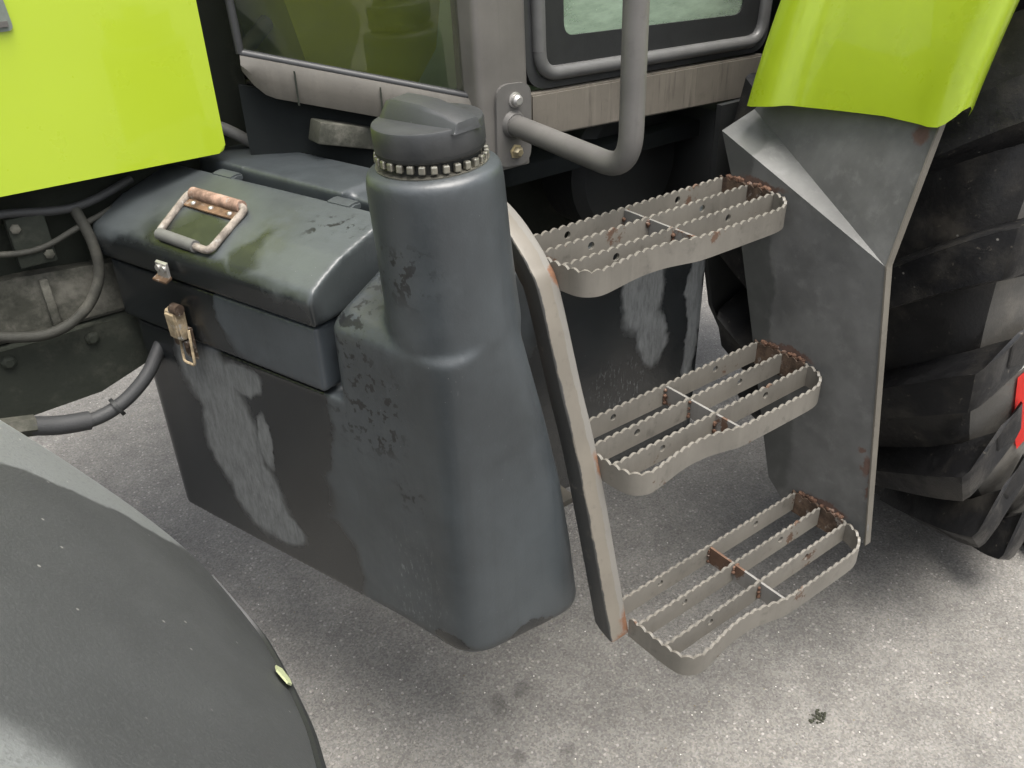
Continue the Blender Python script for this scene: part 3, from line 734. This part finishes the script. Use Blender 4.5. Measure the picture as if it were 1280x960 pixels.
def sidewall_mark(name, a0, a1, r0, r1, mat, lift=.0015):
    bm = bmesh.new(); g_ = []
    for i in range(9):
        a = math.radians(a0+(a1-a0)*i/8); row = []
        for j in range(5):
            r = r0+(r1-r0)*j/4; row.append(bm.verts.new((1.285+r*math.cos(a), swy(r)-lift, .885+r*math.sin(a))))
        g_.append(row)
    for i in range(8):
        for j in range(4): bm.faces.new((g_[i][j], g_[i+1][j], g_[i+1][j+1], g_[i][j+1]))
    bmesh.ops.solidify(bm, geom=list(bm.faces), thickness=.002); return finish(name, bm, mat, rt, 60)
rm_ = sidewall_mark('red_marking', 197.5, 217, .50, .698, 'red', .005)
rm_['label'] = 'red marking on the tyre sidewall'
sidewall_mark('pale_marking', 192.8, 196.3, .50, .706, 'whitepaint', .005)

# --- rear fender ---------------------------------------------------------------
bm = bmesh.new(); rings = []
CX, CZ = 1.285, .885
prof = [(-.094, -.060), (-.106, -.040), (-.112, -.018), (-.110, -.004), (-.104, .001), (-.096, .003), (-.088, .004), (-.074, .004), (-.060, .0), (.0, -.003), (.06, -.004), (.12, -.003), (.164, -.001), (.171, .003), (.180, .011), (.192, .014), (.226, .014), (.238, .008), (.244, -.03)]
n = len(prof)
for i in range(46):
    ring = []
    for y, d in prof:
        R = 1.045+d
        zb = 1.176-.014*max(0, y)/.17-.006*max(0, (y-.17)/.07)     # lower edge rises a little outboard
        if y < -.080: zb += .030*((-.080-y)/.032)**2                   # rounded outer corner
        a0 = math.pi-math.asin((zb-CZ)/R); a = a0-math.radians(2.6)*i
        ring.append(Vector((CX+R*math.cos(a), y, CZ+R*math.sin(a))))
    rings.append(ring)
loft(bm, rings, cap=False, closed=False)
bmesh.ops.solidify(bm, geom=list(bm.faces), thickness=.009)
fend = finish('rear_fender', bm, 'lime2', TR, 45)

# --- bonnet side -----------------------------------------------------------------
HY = .72
bm = bmesh.new()
hp = fillet([(-.455, 1.1085, .012), (-.462, 1.80, .02), (-2.30, 1.75, .1), (-2.35, 1.12, .1)], .01, 4)
poly_prism(bm, [Vector((p.x, HY, p.y)) for p in hp], (0, .012, 0))
bmesh.ops.bevel(bm, geom=[e for e in bm.edges if abs(e.verts[0].co.y-HY) < 1e-5 and abs(e.verts[1].co.y-HY) < 1e-5], offset=.004, segments=2, affect='EDGES')
hood = finish('bonnet_side', bm, 'lime', TR, 40)
bm = bmesh.new()  # grille insert, its lower rear corner showing
gp = fillet([(-.716, 1.330, .008), (-.735, 1.60), (-1.55, 1.60), (-1.55, 1.318)], .012, 4)
poly_prism(bm, [Vector((p.x, HY-.004, p.y)) for p in gp], (0, .004, 0)); gi = finish('grille_insert', bm, simple('grille_grey', (.13, .15, .13), .5), hood)
bm = bmesh.new(); poly_prism(bm, [Vector((x, HY-.008, z)) for x, z in ((-.722, 1.336), (-1.54, 1.324), (-1.54, 1.331), (-.722, 1.343))], (0, .004, 0)); finish('grille_rib', bm, 'cabgrey', hood)
boxo('bonnet_top', (-2.3, HY+.02, 1.74), (-.46, 1.38, 1.80), 'lime', TR, .02)
boxo('bonnet_far_side', (-2.3, 1.38, 1.11), (-.46, 1.392, 1.79), 'lime', TR, .004)

# --- cab -------------------------------------------------------------------------
DY = .50
bm = bmesh.new()   # corner post, leaning a touch
def quadbar(bm, a, b, wx, wy):
    a, b = Vector(a), Vector(b)
    loft(bm, [[p+Vector((dx, dy, 0)) for dx, dy in [(q.x, q.y) for q in fillet([(-wx, -wy), (wx, -wy), (wx, wy), (-wx, wy)], .012, 3)]] for p in (a, b)])
quadbar(bm, (-.040, DY+.035, 1.045), (-.075, DY+.035, 2.40), .0535, .035)
cab = finish('cab_post', bm, 'cabgrey', TR, 40)
bm = bmesh.new()   # door sill
poly_prism(bm, [Vector((x, DY, z)) for x, z in ((.0145, 1.088), (.0145, 1.163), (.637, 1.147), (.637, 1.064))], (0, .03, 0))
bmesh.ops.bevel(bm, geom=list(bm.edges), offset=.003, segments=2, affect='EDGES'); finish('door_sill', bm, 'sill', TR, 40)
# door: seal ring, black glass border, pane
def ring_prism(bm, outer, inner, y, t):
    A = [Vector((p.x, y, p.y)) for p in outer]; B_ = [Vector((p.x, y, p.y)) for p in inner]; n = len(A)
    va = [bm.verts.new(p) for p in A]; vb = [bm.verts.new(p) for p in B_]
    va2 = [bm.verts.new(p+Vector((0, t, 0))) for p in A]; vb2 = [bm.verts.new(p+Vector((0, t, 0))) for p in B_]
    for i in range(n):
        j = (i+1) % n
        bm.faces.new((va[i], va[j], vb[j], vb[i])); bm.faces.new((va2[j], va2[i], vb2[i], vb2[j]))
        bm.faces.new((va[j], va[i], va2[i], va2[j])); bm.faces.new((vb[i], vb[j], vb2[j], vb2[i]))
def wq(i): return fillet([(.016+i, 1.166+i*.95), (.652-i, 1.150+i*.95), (.72-i, 2.3-i), (-.02+i, 2.3-i)], max(.008, .05-i*.3), 8)
bm = bmesh.new(); ring_prism(bm, wq(0), wq(.016), DY+.014, .03); door = finish('door_seal', bm, 'seal', TR, 40)
bm = bmesh.new()
path = [Vector((p.x, DY+.010, p.y)) for p in wq(.026)]; path.append(path[0])
tube(bm, path, .0125, 10, False); finish('seal_bead', bm, simple('seal_bead', (.09, .09, .088), .38), door, 60)
bm = bmesh.new(); ring_prism(bm, wq(.034), wq(.085), DY+.016, .003); finish('glass_border', bm, 'black', door)
bm = bmesh.new(); poly_prism(bm, [Vector((p.x, DY+.021, p.y)) for p in wq(.030)], (0, .004, 0)); finish('pane', bm, 'glass_door', door)
# front quarter: sill and glass running forward and inboard from the post
A0, A1 = Vector((-.088, DY+.022, 1.168)), Vector((-.412, .700, 1.258))
d = (A1-A0); nrm_in = Vector((-d.y, d.x, 0)).normalized()
if nrm_in.y < 0: nrm_in = -nrm_in
bm = bmesh.new(); rings = []
for i in range(25):
    t = i/24; p = A0.lerp(A1, t); hgt = .062*(1.0 if t < .88 else 1-((t-.88)/.12)**2*.6)
    bul = -nrm_in*.010
    rings.append([p, p+bul*.6+Vector((0, 0, -.010)), p+bul+Vector((0, 0, -hgt*.5)), p+bul*.4+Vector((0, 0, -hgt*.92)), p+nrm_in*.02+Vector((0, 0, -hgt)), p+nrm_in*.03])
loft(bm, rings); qs = finish('quarter_sill', bm, 'qsill', TR, 40)
for t in (.42, .78):
    p = A0.lerp(A1, t); bm = bmesh.new()
    poly_prism(bm, [p-nrm_in*.0115+d.normalized()*q+Vector((0, 0, zz)) for q, zz in ((-.0014, -.006), (.0014, -.006), (.0014, -.060), (-.0014, -.060))], nrm_in*.002); finish('sill_joint', bm, 'darkmetal', qs)
bm = bmesh.new(); up = Vector((-.03, .02, 1.1)); g0, g1 = A0+nrm_in*.012+Vector((0, 0, .002)), A1+nrm_in*.012+Vector((0, 0, .002))
poly_prism(bm, [g0, g1, g1+up, g0+up], nrm_in*.005); qw = finish('quarter_window', bm, 'glass_side', TR)
for k, (pa, pb) in enumerate(((g0, g1), (g0, g0+up), (g1, g1+up))):
    tubeo('window_gasket', [pa-nrm_in*.003, pb-nrm_in*.003], .007, 'seal', qw, 8)
# inside the cab
boxo('cab_floor', (-.34, .72, .985), (.85, 1.58, 1.02), 'interior', TR)
boxo('cab_floor_edge', (-.05, .56, .985), (.85, .715, 1.02), 'interior', TR)
boxo('cab_rear_wall', (.86, .54, 1.0), (.90, 1.58, 2.4), 'interior', TR)
boxo('cab_far_side', (-.3, 1.585, 1.0), (.86, 1.60, 1.75), 'interior', TR)
boxo('cab_roof', (-.55, .42, 2.42), (.95, 1.68, 2.62), 'whitepaint', TR, .05)
boxo('seat_box', (.10, .66, 1.025), (.74, 1.15, 1.45), 'palegreen', TR, .03)
bm = bmesh.new(); poly_prism(bm, [Vector((x, .74, z)) for x, z in ((-.307, 1.325), (-.281, 1.215), (-.071, 1.151), (-.021, 1.213), (-.006, 1.294), (-.006, 1.315), (-.309, 1.335))], (0, .25, 0)); finish('dash_console', bm, 'olive', TR)
bm = bmesh.new(); poly_prism(bm, [A0+Vector((.02, .03, -.05)), A1+Vector((0, .03, -.05)), Vector((A1.x, A1.y+.03, .99)), Vector((A0.x+.02, A0.y+.03, .99))], nrm_in*.01); finish('quarter_panel', bm, 'interior', TR)
boxo('far_corner_post', (-.12, 1.52, 1.05), (-.04, 1.60, 2.41), 'cabgrey', TR, .01)
boxo('rear_corner_post', (.80, .48, 1.05), (.88, .55, 2.41), 'cabgrey', TR, .01)
# grab rail on its plate
rx = -.030
rail = tubeo('grab_rail', rounded([Vector((rx, DY-.002, 1.122)), Vector((rx, .206, 1.108)), Vector((rx-.004, .214, 2.1))], .062, 12), .0185, 'rail', TR, 24)
bm = bmesh.new(); tube(bm, [Vector((rx, DY-.004, 1.122)), Vector((rx, DY-.014, 1.1215))], [.025, .0205], 24); finish('rail_weld', bm, 'rail', rail, 60)
bm = bmesh.new(); pp = fillet([(-.066, 1.052), (.008, 1.048), (.010, 1.188), (-.064, 1.192)], .026, 6)
poly_prism(bm, [Vector((p.x, DY-.006, p.y)) for p in pp], (0, .0065, 0)); finish('rail_plate', bm, 'rail', rail)
for (bxx, bz, mt) in ((-.026, 1.163, 'steelbright'), (-.026, 1.075, 'brass')):
    bm = bmesh.new(); lathe(bm, (bxx, DY-.004, bz), [(.013, 0), (.013, .004), (.010, .0045), (.0098, .012), (.006, .016)], 20 if mt != 'brass' else 6, (0, -1, 0)); finish('rail_bolt', bm, mt, rail, 40)

# --- running gear seen below and between -------------------------------------------
boxo('gearbox', (-.35, .80, .50), (1.5, 1.30, .98), 'darkmetal', TR, .04)
bm = bmesh.new(); cyl(bm, (1.285, .30, .885), (1.285, .85, .885), .16, 28); finish('axle_tube', bm, 'darkmetal', TR, 50)
boxo('engine_block', (-2.2, .80, .86), (-.36, 1.30, 1.60), 'darkmetal', TR, .03)
bm = bmesh.new()   # cast side rail with a lit upper ledge and a sagging lower flange
poly_prism(bm, [Vector((x, .775, z)) for x, z in ((-2.2, .86), (-2.2, .965), (-.80, .965), (-.55, .94), (-.36, .94), (-.36, .86))], (0, .05, 0))
bmesh.ops.bevel(bm, geom=list(bm.edges), offset=.008, segments=2, affect='EDGES'); cast = finish('chassis_casting', bm, 'cast', TR, 40)
for x in (-1.0, -.78, -.56):
    boxo('casting_rib', (x, .765, .868), (x+.014, .776, .955), 'cast', cast, .003)
bm = bmesh.new()
poly_prism(bm, [Vector((x, .760, z)) for x, z in ((-2.2, .74), (-2.2, .858), (-.36, .858), (-.36, .79), (-.62, .775), (-.74, .735), (-.95, .728))], (0, .03, 0)); lowr = finish('chassis_rail', bm, 'darkmetal', TR)
for x in (-.86, -.73, -.60):
    bm = bmesh.new(); lathe(bm, (x, .761, .838), [(.012, 0), (.012, .006), (.007, .010)], 6, (0, -1, 0)); finish('rail_screw', bm, 'darkmetal', lowr, 40)
tubeo('looped_hose', smooth_path([(-1.0, .745, .94), (-.90, .742, .905), (-.80, .74, .875), (-.735, .74, .895), (-.697, .74, .945), (-.690, .745, 1.0), (-.70, .76, 1.06)], 8), .0088, 'hose2', TR, 12)
hs = tubeo('steering_hose', smooth_path([(-.865, .655, .772), (-.80, .655, .748), (-.74, .66, .752), (-.68, .67, .785), (-.62, .70, .84), (-.52, .74, .90)], 8), .0115, 'hose', TR, 12)
bm = bmesh.new(); cyl(bm, (-.925, .652, .788), (-.862, .655, .771), .017, 6); finish('hose_fitting', bm, 'cast', hs, 40)
tubeo('hose_sleeve', smooth_path([(-.868, .655, .772), (-.83, .655, .757), (-.785, .656, .747)], 5), .0155, 'hose', hs, 12)
tubeo('cable_tie', [(-.742, .6598, .751), (-.736, .6602, .7535)], .0175, 'black', hs, 12)
# heater hoses behind the bonnet
h1 = tubeo('heater_hose', smooth_path([(-.62, .80, 1.17), (-.50, .79, 1.158), (-.44, .775, 1.136), (-.385, .768, 1.096), (-.352, .765, 1.070)], 6), .0100, 'greyhose', TR, 12)
bm = bmesh.new(); cyl(bm, (-.372, .7665, 1.087), (-.360, .766, 1.077), .0155, 16); finish('hose_clamp', bm, 'brass', h1, 40)
bm = bmesh.new(); cyl(bm, (-.380, .7555, 1.098), (-.370, .7495, 1.090), .006, 10); finish('clamp_screw', bm, 'brass', h1, 40)
bm = bmesh.new(); cyl(bm, (-.356, .765, 1.074), (-.31, .762, 1.035), .012, 14); cyl(bm, (-.345, .7645, 1.065), (-.336, .764, 1.057), .017, 14); finish('hose_connector', bm, 'steelbright', h1, 40)
tubeo('rising_hose', smooth_path([(-.60, .84, 1.14), (-.48, .84, 1.16), (-.42, .83, 1.18), (-.36, .82, 1.24), (-.30, .84, 1.28)], 6), .014, 'hose', TR, 12)
bm = bmesh.new(); lathe(bm, (-.385, .98, 1.30), [(.05, 0), (.085, .02), (.09, .06), (.09, .40)], 28); finish('air_filter', bm, 'filter', TR, 50)
boxo('bulkhead', (-.36, .84, .98), (-.33, 1.5, 1.22), 'darkmetal', TR)
boxo('bulkhead_bracket', (-.335, .62, 1.092), (-.14, .66, 1.128), 'cast', TR, .003, Matrix.Rotation(.28, 3, 'Y'))
tubeo('brake_pipe', smooth_path([(-.60, .79, 1.19), (-.49, .80, 1.19), (-.42, .81, 1.20), (-.36, .83, 1.19), (-.30, .84, 1.16)], 6), .004, 'steelbright', TR, 8)
tubeo('wiring_loom', smooth_path([(-.62, .83, 1.26), (-.50, .82, 1.235), (-.44, .81, 1.22), (-.38, .82, 1.205), (-.30, .86, 1.20)], 6), .008, 'hose', TR, 8)
tubeo('fuel_line', smooth_path([(-.56, .78, 1.10), (-.48, .785, 1.13), (-.42, .80, 1.125), (-.37, .82, 1.10), (-.31, .83, 1.05)], 6), .006, 'hose2', TR, 8)
boxo('valve_block', (-.47, .83, 1.13), (-.40, .89, 1.19), 'cast', TR, .004)
boxo('pipe_bracket', (-.45, .795, 1.165), (-.435, .83, 1.215), 'cast', TR, .002)
tubeo('thin_pipe', smooth_path([(-1.05, .755, 1.02), (-.90, .752, 1.03), (-.78, .752, 1.01), (-.70, .755, 1.03), (-.62, .77, 1.05)], 6), .005, 'hose2', TR, 8)
tubeo('thick_cable', smooth_path([(-1.1, .76, 1.07), (-.95, .755, 1.06), (-.82, .757, 1.075), (-.70, .76, 1.06), (-.6, .78, 1.08)], 6), .007, 'hose', TR, 8)
boxo('side_bracket', (-.80, .752, .985), (-.745, .778, 1.065), 'darkmetal', TR, .003)
for bx_, bz_ in ((-.79, 1.05), (-.755, 1.0)):
    bm = bmesh.new(); lathe(bm, (bx_, .753, bz_), [(.008, 0), (.008, .005), (.005, .007)], 6, (0, -1, 0)); finish('bracket_bolt', bm, 'cast', TR, 40)
# dark pieces under the cab door
bm = bmesh.new(); lathe(bm, (.36, .74, .94), [(.02, 0), (.13, .0), (.15, .02), (.15, .12), (.13, .14), (.02, .14)], 40, (0, -1, 0)); finish('air_tank', bm, 'black', TR, 40)
boxo('cab_mount', (.52, .52, .80), (.70, .72, 1.05), 'black', TR, .02)
bm = bmesh.new(); poly_prism(bm, [Vector((x, .40, z)) for x, z in ((.395, 1.10), (.395, .79), (.43, .665), (.515, .525), (.62, .50), (.68, 1.10))], (0, .012, 0)); finish('mud_guard', bm, 'black', TR)

# --- front mudguard and wheel ---------------------------------------------------------
FC = Vector((-1.62, 0, .65)); FR = .870
FE = [(-.62, 37.0), (-.52, 32.5), (-.45, 29.3), (-.402, 27.5), (-.366, 26.2), (-.31, 24.0), (-.24, 22.0), (-.20, 20.9), (-.161, 20.1), (-.140, 20.5), (-.123, 21.4), (-.100, 22.8), (-.088, 24.2), (-.083, 26.5), (-.075, 31.6), (-.065, 34.5), (-.054, 37.0), (-.039, 39.2), (-.03, 41.0)]
def fpt(y, a, dr=0.0):
    a = math.radians(a); e = max(0, (-.48-y)/.14); R = FR+dr-.06*e*e
    return Vector((FC.x+R*math.cos(a), y, FC.z+R*math.sin(a)))
fe = smooth_path([(y, a, 0) for y, a in FE], 4)
bm = bmesh.new(); rings = []
for p in fe: rings.append([fpt(p.x, p.y+(128-p.y)*(j/48)**1.25) for j in range(49)])
loft(bm, rings, cap=False, closed=False); bmesh.ops.solidify(bm, geom=list(bm.faces), thickness=.005)
ff = finish('front_fender', bm, 'ffender', TR, 60)
bm = bmesh.new(); rings = []     # thin dark rolled lip along the rear end of the mudguard
lp = [p for p in fe if -.60 < p.x < -.100]
for i, p in enumerate(lp):
    k = .6*min(1.0, (len(lp)-1-i)/14+.15)
    rings.append([fpt(p.x, p.y+da, dr) for da, dr in ((.55*k, .0004), (.40*k, .003*k+.001), (-.35*k, .003*k+.001), (-.45*k, -.008), (.3, -.008))])
loft(bm, rings); finish('edge_lip', bm, 'black', ff, 60)
ft = wheel('front_tyre', (-1.62, -.30, .655), .670, .20, .34, 18, 0, -1, TR, phase=4.0)

# ------------------------------------------------------------------ loose things
bm = bmesh.new()
lv = [fpt(yy, a, .003) for (a, yy) in ((22.6, -.234), (23.5, -.239), (23.9, -.249), (23.4, -.259), (22.8, -.255), (22.4, -.244))]
poly_prism(bm, lv, (.0012, 0, .0012)); lf = finish('leaf', bm, 'leaf'); tag(lf, 'small pale green leaf stuck to the dark front mudguard', 'leaf')
bm = bmesh.new()
for i in range(46):
    a = random.random()*6.28; r = .020*random.random()**.6
    bmesh.ops.create_icosphere(bm, subdivisions=1, radius=.0012+.0026*random.random(), matrix=Matrix.Translation((.236+r*math.cos(a)*1.1, -.137+r*math.sin(a)*.8, .0015)))
db = finish('moss_clump', bm, 'debris', None, 60); tag(db, 'dark crumb of moss lying on the asphalt in front of the lowest step', 'moss')
